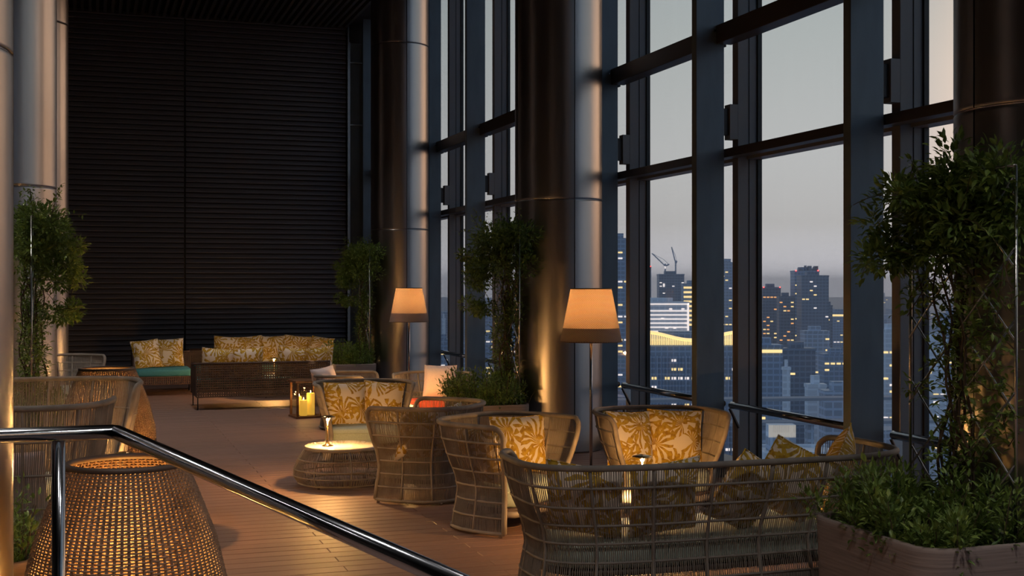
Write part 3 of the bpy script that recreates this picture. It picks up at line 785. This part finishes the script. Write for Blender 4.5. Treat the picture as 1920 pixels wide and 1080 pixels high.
place(pA, (4.22, 5.62, 0), 0, 'rounded stone planter with a vine at the right edge, nearest the viewer', GPL, 'planter')
spots = [(4.22, 13.35, 'stone planter with a vine in front of the middle column'), (4.20, 20.95, 'stone planter with a bush and vine beside the farther floor lamp'),
         (-.55, 12.1, 'stone planter with a vine on the left, hidden behind the high rope sofa')]
for x, y, lb in spots: place(copy_tree(pA), (x, y, 0), 0, lb, GPL)
pL = planter(.62, .95, .56, 'planter_wood'); place(pL, (-.52, 6.72, 0), 0, 'brown planter at the lower left between column and basket lantern', None, 'planter')

def leafshape():      # along +Y, 1 unit long
    V = [(0, 0, 0), (-.20, .35, .05), (0, .38, 0), (.20, .35, .05), (-.14, .7, .03), (0, .72, -.03), (.14, .7, .03), (0, 1, -.10)]
    Fc = [(0, 2, 1), (0, 3, 2), (1, 2, 5, 4), (2, 3, 6, 5), (4, 5, 7), (5, 6, 7)]
    return V, Fc
LV, LF = leafshape()
def add_leaf(mb, p, d, up, s):
    d = d.normalized(); r = d.cross(up)
    if r.length < 1e-3: r = Vector((1, 0, 0))
    r.normalize(); u = r.cross(d)
    n = len(mb.v)
    for x, y, z in LV: mb.v.append(tuple(p+r*(x*s)+d*(y*s)+u*(z*s)))
    mb.f += [tuple(n+i for i in f) for f in LF]
def rv(rnd):
    while True:
        v = Vector((rnd.uniform(-1, 1), rnd.uniform(-1, 1), rnd.uniform(-1, 1)))
        if .05 < v.length < 1: return v
def make_trellis(w=.86, h=2.0):
    r = empty('trellis')
    for y in (-w/2, w/2): MB().tube([(0, y, 0), (0, y, h)], .009, 8).build('post', 'steel', r, True)
    for z in (h, .05): MB().tube([(0, -w/2, z), (0, w/2, z)], .008, 8).build('cross_bar', 'steel', r, True)
    step = .37
    for sg in (1, -1):
        z = -w+.1
        while z < h:
            a0, a1 = 0, w
            if z < .05: a0 = (.05-z)
            if z+w > h: a1 = h-z
            if a1-a0 > .08:
                P = [(0.008*sg, sg*(-w/2+a), z+a) for a in (a0, a1)]
                MB().tube(P, .006, 6).build('lattice_rod', 'steel', r, True)
            z += step
    return r
def make_vine(seed, leaf=.055, nt=3400, ns=1500, w=.86, loose=0, spread=1.0, low=1.1, droop=22):
    rnd = random.Random(seed); r = empty('climbing_vine')
    st = MB()
    H0 = 2.05
    # twisting woody stems up the middle
    stems = []
    for i in range(9):
        y0 = rnd.uniform(-.12, .12); x0 = rnd.uniform(-.06, .06); ph = rnd.uniform(0, 6); P = []
        drift = rnd.uniform(-.15, .22)
        for k in range(25):
            z = H0*k/24; P.append(Vector((x0+.05*sin(z*4+ph)+.02*sin(z*13+ph), y0+.06*cos(z*3.3+ph)+drift*(z/H0)**2, z)))
        st.tube(P, [.010-.006*k/24 for k in range(25)], 5); stems.append(P)
    # diagonal runners on the lattice
    for i in range(10):
        z0 = rnd.uniform(.0, 1.5); sg = rnd.choice((-1, 1)); P = []
        for k in range(14):
            a = k/13; P.append(Vector((.02*sin(a*9+i)+rnd.uniform(-.006, .006), sg*(-w/2+w*a)+.02*sin(a*7), z0+(.5+.35*rnd.random())*a)))
        st.tube(P, .0035, 4); stems.append(P)
    lf = MB(); singles = []
    def leaf_at(p, out, s):
        dx_, dy_ = p.x-.64, p.y-.05; dd = sqrt(dx_*dx_+dy_*dy_)      # keep leaves out of the column beside the pot
        if dd < .53:
            k = (1.06-dd)/max(dd, .05); p = Vector((.64+dx_*k, .05+dy_*k, p.z))
        d = (out*1.1+rv(rnd)*.9+Vector((0, 0, .15))); up = (Vector((0, 0, 1))+rv(rnd)*.7).normalized()
        if len(singles) < loose and rnd.random() < .10: singles.append((p, d, up, s))
        else: add_leaf(lf, p, d, up, s)
    # crown: overlapping clumps along the top, drooping on both sides
    clumps = []
    for i in range(34):
        a = rnd.uniform(-1, 1); y_ = a*w*.52; z_ = 1.98+rnd.uniform(-.32, .10)-.10*a*a
        x_ = rnd.uniform(-.20, .16)*spread; clumps.append((Vector((x_, y_, z_)), rnd.uniform(.10, .19)))
    for i in range(droop):      # drooping front side (towards -x)
        z_ = rnd.uniform(low, 1.95); clumps.append((Vector((rnd.uniform(-.40, -.15)*spread, rnd.uniform(-.1, .55)*w, z_)), rnd.uniform(.06, .13)))
    for i in range(nt):
        c, rad = clumps[rnd.randrange(len(clumps))]
        v = rv(rnd).normalized()*rad*(rnd.random()**.4); v.z *= .85
        leaf_at(c+v, v.normalized(), leaf*rnd.uniform(.6, 1.15))
    # leaves up the stems
    for i in range(ns):
        P = rnd.choice(stems); k = rnd.randrange(len(P)-1); p = P[k].lerp(P[k+1], rnd.random())
        if p.z < .15 and rnd.random() < .5: continue
        v = rv(rnd); v.z *= .5
        leaf_at(p+v*rnd.uniform(.02, .15), v, leaf*rnd.uniform(.6, 1.05))
    # wild shoots
    for i in range(16):
        c, rad = rnd.choice(clumps); v = rv(rnd).normalized(); v.z = abs(v.z)*.9+.3 if rnd.random() < .7 else v.z; P = [c.copy()]
        for k in range(8):
            P.append(P[-1]+(v+Vector((0, 0, .25-.12*k)))*.035+rv(rnd)*.006)
            if k > 1:
                leaf_at(P[-1], rv(rnd), leaf*.9); leaf_at(P[-1], rv(rnd), leaf*.8)
        st.tube(P, .0022, 4)
    q = st.build('stems', 'stem', r); q['kind'] = 'stuff'
    q = lf.build('foliage', 'leaf', r); q['kind'] = 'stuff'
    make_singles(r, singles)
    return r
LM = {}
def make_singles(r, singles):
    if not singles: return
    for p, d, up, s in singles:
        if 'leaf' not in LM:
            m = bpy.data.meshes.new('leaf'); m.from_pydata(LV, [], LF); m.materials.append(MATS['leaf']); LM['leaf'] = m
        o = bpy.data.objects.new('leaf', LM['leaf']); COL.objects.link(o); o.parent = r
        d = d.normalized(); rr = d.cross(up).normalized(); u = rr.cross(d)
        o.matrix_local = Matrix(((rr.x*s, d.x*s, u.x*s, p.x), (rr.y*s, d.y*s, u.y*s, p.y), (rr.z*s, d.z*s, u.z*s, p.z), (0, 0, 0, 1)))
def make_shrub(seed, w=.8, l=1.1, leaf=.05, n=4200, h=.30, loose=0, over=.10):
    rnd = random.Random(seed); r = empty('leafy_shrub'); lf = MB(); st = MB(); singles = []
    for i in range(70):
        x = rnd.uniform(-w/2+.06, w/2-.06); y = rnd.uniform(-l/2+.06, l/2-.06)
        hh = h*rnd.uniform(.55, 1.15); dx = (x/(w/2))*rnd.uniform(.3, 1)*over*1.6; dy = (y/(l/2))*rnd.uniform(.3, 1)*over*1.6
        P = [Vector((x+dx*(k/6)**1.5+rnd.uniform(-.008, .008), y+dy*(k/6)**1.5, hh*(k/6)-.05+.0)) for k in range(7)]
        st.tube(P, .003, 4)
        for k in range(n//70):
            q = rnd.random()**.6; a = P[min(5, int(q*6))].lerp(P[min(6, int(q*6)+1)], q*6 % 1)
            v = rv(rnd); p = a+v*.075; p.z = max(.0, p.z)
            if p.x > .33: p.x = .66-p.x
            d = v+Vector((0, 0, .45)); up = (Vector((0, 0, 1))+rv(rnd)*.6).normalized(); s = leaf*rnd.uniform(.6, 1.15)
            if len(singles) < loose and rnd.random() < .12: singles.append((p, d, up, s))
            else: add_leaf(lf, p, d, up, s)
    q = st.build('stems', 'stem', r); q['kind'] = 'stuff'
    q = lf.build('foliage', 'leaf', r); q['kind'] = 'stuff'
    make_singles(r, singles)
    return r
SZ = PHt-.10
TX = .25          # trellis stands towards the window side of the pot
tr0 = make_trellis(); v0 = make_vine(3, loose=290, nt=6600, ns=3200, leaf=.064, low=1.45, droop=13, spread=.85); s0 = make_shrub(5, loose=280, n=8500, h=.36)
place(tr0, (4.22+TX, 5.62, SZ), 0, 'steel lattice trellis in the nearest stone planter at the right edge', 'steel lattice trellises', 'trellis')
place(v0, (4.22+TX, 5.62, SZ), 0, 'dark climbing vine on the trellis at the right edge', 'climbing vines', 'vine')
place(s0, (4.22, 5.62, SZ), 0, 'low green shrub spilling over the nearest stone planter', 'low leafy shrubs', 'shrub')
v1 = make_vine(11, nt=7500, ns=4200, leaf=.056); s1 = make_shrub(8, n=6000, h=.42)
vl = ['climbing vine on the trellis before the middle column', 'climbing vine on the trellis before the farthest window column', 'climbing vine hanging in front of the left columns']
sl_ = ['low shrub in the planter before the middle column', 'low shrub in the planter behind the white-pillow armchair', 'low shrub in the left planter behind the high rope sofa']
tls = ['steel trellis before the middle column', 'steel trellis before the farthest window column', 'steel trellis in front of the left columns']
for i, (x, y, _) in enumerate(spots):
    tx = TX if i < 2 else .08; rz = 0 if i < 2 else pi
    place(copy_tree(tr0), (x+tx, y, SZ), rz, tls[i], 'steel lattice trellises')
    o = v1 if i == 0 else copy_tree(v1); place(o, (x+tx, y, SZ), rz if i != 1 else 0, vl[i], 'climbing vines', 'vine')
    o = s1 if i == 0 else copy_tree(s1); place(o, (x, y, SZ), 0, sl_[i], 'low leafy shrubs', 'shrub')
s2 = make_shrub(21, w=.6, l=.9, n=2200, h=.34, over=.05); place(s2, (-.52, 6.72, .46), 0, 'small shrub in the brown planter at the lower left', 'low leafy shrubs', 'shrub')

# ================================================================== HAND RAIL in the foreground
hr = empty('stair_handrail', (.09, 4.5, 0)); tag(hr, 'polished steel stair handrail crossing the lower left foreground', 'handrail')
E = Vector((0, 0, 1.352)); A_ = Vector((-1.6, 0.02, 1.352)); B_ = Vector((.82-.09, 2.89-4.5, 1.15))
dr_ = (B_-E).normalized(); dl = (A_-E).normalized()
P = [A_, E+dl*.05, E+dl*.02+dr_*.004, E+dr_*.02+dl*.004, E+dr_*.05, E+(B_-E)*1.6]
MB().tube([A_, E+dl*.012, E+dr_*.012, E+(B_-E)*1.35], .0255, 24).build('top_rail', 'chrome', hr, True)
MB().tube([(-.186, .01, 1.335), (-.186, .01, 0.01)], .022, 20).build('post', 'chrome', hr, True)
MB().lathe([(.022, 0), (.05, 0), (.05, .012), (.022, .012)], 20, (-.186, .01)).build('floor_flange', 'chrome', hr, True)
eb = E+(B_-E)*1.2
MB().tube([tuple(eb-Vector((0, 0, .02))), (eb.x, eb.y, .01)], .022, 20).build('post', 'chrome', hr, True)

# ================================================================== CITY
ZG = -150
yw = radians(YAW)
def wp(px, D): return (D*(sin(yw)+(px-960)/F*cos(yw)), D*(cos(yw)-(px-960)/F*sin(yw)))
def zz(y, D): return CH-(y-538)*D/F
hz = MB().box(70, 6000, -3000, 9000, ZG+.1, 70).build('haze', 'column'); hz.data.materials.clear()
hm = bpy.data.materials.new('haze'); hm.use_nodes = True; hm.node_tree.nodes.clear()
vs = nd(hm.node_tree, 'ShaderNodeVolumeScatter'); vs.inputs['Color'].default_value = (1, 1, 1, 1); vs.inputs['Density'].default_value = 1.9e-4; vs.inputs['Anisotropy'].default_value = .2
ho = nd(hm.node_tree, 'ShaderNodeOutputMaterial'); hm.node_tree.links.new(vs.outputs[0], ho.inputs['Volume']); hz.data.materials.append(hm)
tag(hz, 'evening haze lying over the city', 'haze', kind='stuff')
MB().box(60, 16000, -6000, 16000, ZG-2, ZG).build('city_ground', 'city_ground')
bpy.data.objects['city_ground']['kind'] = 'structure'; bpy.data.objects['city_ground'].name = 'ground'
TOW = []
def bld(x0, x1, y1, D, m, label, lit=None, dens=.2, depth=None, name='tower', rot=0, ybot=None, lw=.55, extras=None, seed=0, fl_h=4.2, bay=3.6, y_lo=None):
    """a tower facing the hall: x0..x1 and its top as bearings, D its distance in metres"""
    a, b = wp(x0, D), wp(x1, D); w = math.dist(a, b); depth = depth or w*.8
    TOW.append((x0, x1, D, depth))
    cx, cy = (a[0]+b[0])/2, (a[1]+b[1])/2; top = zz(y1, D)
    r = empty(name, (cx, cy, ZG), -yw+rot); tag(r, label, 'building', 'city towers beyond the windows')
    h = top-ZG
    MB().box(-w/2, w/2, 0, depth, 0, h).build('walls', m, r)
    MB().box(-w/2-.3, w/2+.3, -.3, depth+.3, h, h+1.5).build('parapet', m, r)
    MB().box(-w*.25, w*.2, depth*.3, depth*.7, h+1.5, h+5).build('roof_plant', m, r)
    rnd = random.Random(seed+int(x0)); g = {}
    if lit:
        nb = max(2, int(w/bay)); nf = int(min(h, (h if y_lo is None else top-zz(y_lo, D)))/fl_h)
        for fz in range(1, nf):
            run = rnd.random() < dens*.6
            for i in range(nb):
                if rnd.random() < (dens*2.2 if run else dens*.5):
                    mt = rnd.choice(lit); q = g.setdefault(mt, MB())
                    x = -w/2+w*(i+.5)/nb; z = h-fz*fl_h
                    q.box(x-w/nb*.36, x+w/nb*.36, -.25, -.05, z-lw*fl_h*.5, z)
        for mt, q in g.items():
            o = q.build('lit_windows', mt, r); o['kind'] = 'stuff'
    if extras: extras(r, w, depth, h, D)
    return r
Y3 = ['lit_yellow', 'lit_yellow', 'lit_white']; O3 = ['lit_yellow', 'lit_orange', 'lit_orange']
def crane(r, x, y, h, lean, tall):
    c = MB()
    c.tube([(x, y, h), (x, y, h+tall)], 1.0, 4); c.tube([(x, y, h+tall*.8), (x+lean, y, h+tall*1.9)], .7, 4); c.tube([(x, y, h+tall*.8), (x-lean*.3, y, h+tall*.95)], .9, 4)
    c.tube([(x-lean*.25, y, h+tall*.95), (x+lean*.1, y, h+tall*1.35), (x+lean, y, h+tall*1.9)], .25, 3)
    c.build('crane', 'bldg_grey', r)
def ex_cranes(r, w, d, h, D):
    crane(r, -w*.22, d*.4, h, -16, 14); crane(r, w*.2, d*.4, h, -5, 18)
    MB().box(-w*.35, -w*.28, -1, 0, h-14, h-10).build('site_lamp', 'lit_white', r)
    MB().box(-w*.25, -w*.20, d*.4-1, d*.4, h+8, h+11).build('site_lamp', 'lit_white', r)
def ex_bands(mt, n, step, th, z0=2, side=0):
    def f(r, w, d, h, D):
        for i in range(n):
            MB().box(-w/2+.5, w/2-.5, -.6, 0, h-z0-i*step-th, h-z0-i*step).build('light_band', mt, r)
        if side:
            MB().box(w/2-1.5, w/2, -.7, 0, h-z0-n*step, h).build('light_edge', mt, r); MB().box(-w/2, w/2, -.7, 0, h-1, h).build('light_edge', mt, r)
    return f
def ex_red(r, w, d, h, D):
    for x in (-w*.45, w*.45): MB().box(x-.45, x+.45, -1, .0, h+1, h+2).build('beacon', 'lit_red', r)
def ex_wave(r, w, d, h, D):
    q = MB(); n = 60
    for i in range(n):
        x = -w/2+w*(i+.2)/n; zt = h+3+4.5*(.5+.5*cos(2.2*pi*(i/n)-.4))-3
        q.box(x, x+w/n*.55, -.8, -.2, h-2, zt)
    o = q.build('lit_screen', 'lit_yellow', r); o['kind'] = 'stuff'
    P = [(-w/2+w*i/40, -.5, h+3.3+4.5*(.5+.5*cos(2.2*pi*(i/40)-.4))-2.5) for i in range(41)]
    MB().tube(P, .9, 4).build('curved_roof_edge', 'lit_yellow', r)
def ex_fins(r, w, d, h, D):
    q = MB(); n = int(w/1.8)
    for i in range(n): q.box(-w/2+w*i/n, -w/2+w*i/n+.4, -.9, 0, 0, h-8)
    o = q.build('facade_fins', 'bldg_grey', r); o['kind'] = 'stuff'
bld(1236, 1283, 516, 1500, 'bldg_dark', 'unfinished tower topped by two cranes in the left part of the skyline', ['lit_white'], .05, extras=ex_cranes)
bld(1281, 1318, 534, 1400, 'bldg_blue', 'tower with yellow light stripes right of the cranes', Y3, .1, extras=ex_bands('lit_yellow', 9, 5.2, 2.2))
bld(1200, 1292, 569, 1100, 'bldg_light', 'white-lit block with bright horizontal stripes below the cranes', ['lit_white'], .3, extras=ex_bands('lit_white', 6, 3.6, 1.0, 6, 1))
def ex4(r, w, d, h, D): ex_wave(r, w, d, h, D); ex_fins(r, w, d, h, D)
bld(1195, 1395, 640, 700, 'bldg_blue', 'wide office block with a curved yellow-lit roof edge', Y3, .22, depth=40, extras=ex4, fl_h=5)
bld(1196, 1221, 502, 1300, 'bldg_dark', 'dark tower left of the cranes', Y3, .15, extras=ex_red)
bld(1146, 1180, 450, 900, 'bldg_blue', 'tall tower seen in the gap right of the nearer floor lamp', Y3, .3)
bld(1352, 1380, 494, 1300, 'bldg_blue', 'slim lit tower in the gap beside the middle mullion', Y3, .4)
bld(1430, 1464, 541, 1300, 'bldg_dark', 'stepped tower with orange lights left of the tallest tower', O3, .4, extras=ex_red)
bld(1461, 1489, 558, 1250, 'bldg_dark', 'lower tower with orange windows beside the stepped tower', O3, .35)
def ex_clut(r, w, d, h, D):
    q = MB(); rn = random.Random(4)
    for i in range(12):
        x = rn.uniform(-w*.45, w*.4); q.box(x, x+rn.uniform(1, 4), 2, 8, h, h+rn.uniform(2, 7))
    o = q.build('roof_clutter', 'bldg_dark', r); o['kind'] = 'stuff'; ex_red(r, w, d, h, D)
bld(1490, 1536, 510, 1250, 'bldg_blue', 'pale left half of the tallest tower', Y3, .2, extras=ex_clut)
bld(1503, 1554, 519, 1200, 'bldg_dark', 'tallest dark tower in the skyline', Y3, .22)
bld(1551, 1561, 575, 1250, 'bldg_dark', 'narrow tower stuck to the right of the tallest tower', Y3, .1)
bld(1556, 1600, 588, 1500, 'bldg_blue', 'far block with a yellow-lit roof line', Y3, .25, extras=ex_bands('lit_yellow', 1, 4, 2.2, 1))
bld(1509, 1556, 624, 950, 'bldg_grey', 'pale block below the tallest tower', Y3, .15)
bld(1406, 1468, 652, 650, 'bldg_blue', 'gridded tower with a yellow crown', Y3, .24, extras=ex_bands('lit_yellow', 1, 3, 1.6, 1), fl_h=4.5)
bld(1468, 1529, 658, 720, 'bldg_dark', 'broad dark block behind the gridded tower', Y3, .05)
bld(1469, 1482, 694, 600, 'bldg_light', 'narrow white building beside the gridded tower', ['lit_white'], .05)
bld(1545, 1600, 668, 820, 'bldg_blue', 'block with many lit windows at the right of the big pane', Y3, .5, y_lo=710)
bld(1515, 1549, 727, 520, 'bldg_light', 'white low building in the middle of the big pane', ['lit_white'], .05)
bld(1548, 1610, 740, 500, 'bldg_grey', 'low grey building right of the white one', ['lit_white'], .1)
bld(1655, 1690, 622, 800, 'bldg_light', 'pale tower seen in the gap left of the right vine', Y3, .3)
bld(1735, 1775, 640, 700, 'bldg_light', 'pale tower seen between the right vine and the column', Y3, .12)
bld(1770, 1830, 590, 1000, 'bldg_blue', 'blue tower beside the right column', Y3, .2)
bld(815, 846, 640, 900, 'bldg_blue', 'lit block in the gap right of the farther floor lamp', Y3, .35)
bld(855, 900, 655, 800, 'bldg_grey', 'grey block between the two window columns', Y3, .2)
bld(900, 930, 600, 1000, 'bldg_blue', 'tower seen left of the middle vine', Y3, .4)
bld(940, 985, 625, 900, 'bldg_blue', 'tower seen through the middle vine', Y3, .4)
def ex_lat(r, w, d, h, D):
    for k, (z, ww) in enumerate(((h+4, 2.2), (h+16, 1.6), (h+28, 1.0))): MB().box(-ww, ww, 1, 1+2*ww, z-4, z+8).build('mast_section', 'lit_red' if k % 2 else 'lit_white', r)
bld(829, 835, 600, 1000, 'bldg_light', 'red and white mast far beyond the window beside the farther lamp', None, extras=None)
# near roof with cooling units
r = empty('rooftop_building', (*wp(1500, 300), ZG), -yw); tag(r, 'low rooftop building with a glass lantern box in front', 'building', 'city towers beyond the windows')
hR = zz(852, 300)-ZG
MB().box(-8.5, 10, 0, 14, 0, hR).build('walls', 'bldg_light', r); MB().box(-8.8, 10.3, -.3, 0, hR, hR+.7).build('parapet', 'bldg_light', r); MB().box(-8.8, -8.5, 0, 14, hR, hR+.7).build('parapet', 'bldg_light', r); MB().box(-8.8, 10.3, 14, 14.3, hR, hR+.7).build('parapet', 'bldg_light', r)
MB().box(-6.2, .4, 6, 10, hR, hR+3.3).build('plant_room', 'bldg_grey', r)
q = MB()
for i in range(22): q.box(-6.3+i*.31, -6.3+i*.31+.12, 5.9, 6.05, hR+3.4, hR+6.4)
o = q.build('louvre_fins', 'lit_dim', r); o['kind'] = 'stuff'; MB().box(-6.2, .4, 6.1, 9.9, hR+3.3, hR+6.4).build('roof_unit', 'bldg_light', r)
# elevated road and a red signal
rd = empty('elevated_road', (*wp(1500, 420), ZG), -yw+.12); tag(rd, 'pale elevated road running across the city below the handrail', 'road')
hz_ = zz(797, 420)-ZG
MB().box(-220, 160, 0, 9, hz_, hz_+1).build('deck', 'road', rd); MB().box(-220, 160, 22, 30, hz_+6, hz_+7).build('deck', 'road', rd)
q = MB()
for i in range(24): q.box(-220+i*16, -218+i*16, 3, 6, 0, hz_)
q.build('piers', 'bldg_grey', rd)['kind'] = 'stuff'
MB().lathe([(0, 0), (.8, .3), (.8, 1.2), (0, 1.5)], 12, (11.5, -.5), cap=False).build('signal_lamp', 'lit_red', rd, True)
# the low town between the towers, out to the horizon
rn = random.Random(99); tw = MB(); tw2 = MB(); ltw = MB(); ltr = MB()
for i in range(5200):
    D = 420*(14**rn.random()); px = rn.uniform(760, 1900); x, y = wp(px, D)
    if D < 520 and 1400 < px < 1600: continue
    h = rn.uniform(8, 34)*(1+(rn.random() < .08)*1.6); 
    if D > 1500: h *= 1.5
    s = rn.uniform(8, 22)*(1+D/4000); e = s*.8*F/D
    if any(a-e < px < b+e and d0-s < D < d0+dd+s*1.5 for a, b, d0, dd in TOW): continue
    (tw if rn.random() < .6 else tw2).box(x-s/2, x+s/2, y-s/2, y+s/2, ZG, ZG+h)
    if rn.random() < .55:
        n = rn.randint(1, 4)
        for k in range(n):
            a = rn.uniform(-s*.4, s*.4); zl = ZG+rn.uniform(.2, .95)*h; e = .9+D/2200
            (ltr if rn.random() < .08 else ltw).box(x-s/2-.4, x-s/2-.2, y+a-e, y+a+e, zl, zl+e*.9)
            b = rn.uniform(-s*.4, s*.4); ltw.box(x+b-e, x+b+e, y-s/2-.4, y-s/2-.2, zl, zl+e*.8)
for nm, m_, mtn in (('low_city_blocks', tw, 'bldg_blue'), ('low_city_blocks', tw2, 'bldg_grey'), ('city_lights', ltw, 'lit_yellow'), ('city_lights', ltr, 'lit_red')):
    o = m_.build(nm, mtn); o['kind'] = 'stuff'; o['label'] = {'low_city_blocks': 'countless low buildings of the city down to the horizon', 'city_lights': 'scattered small lights across the low city'}[nm]; o['category'] = 'city'
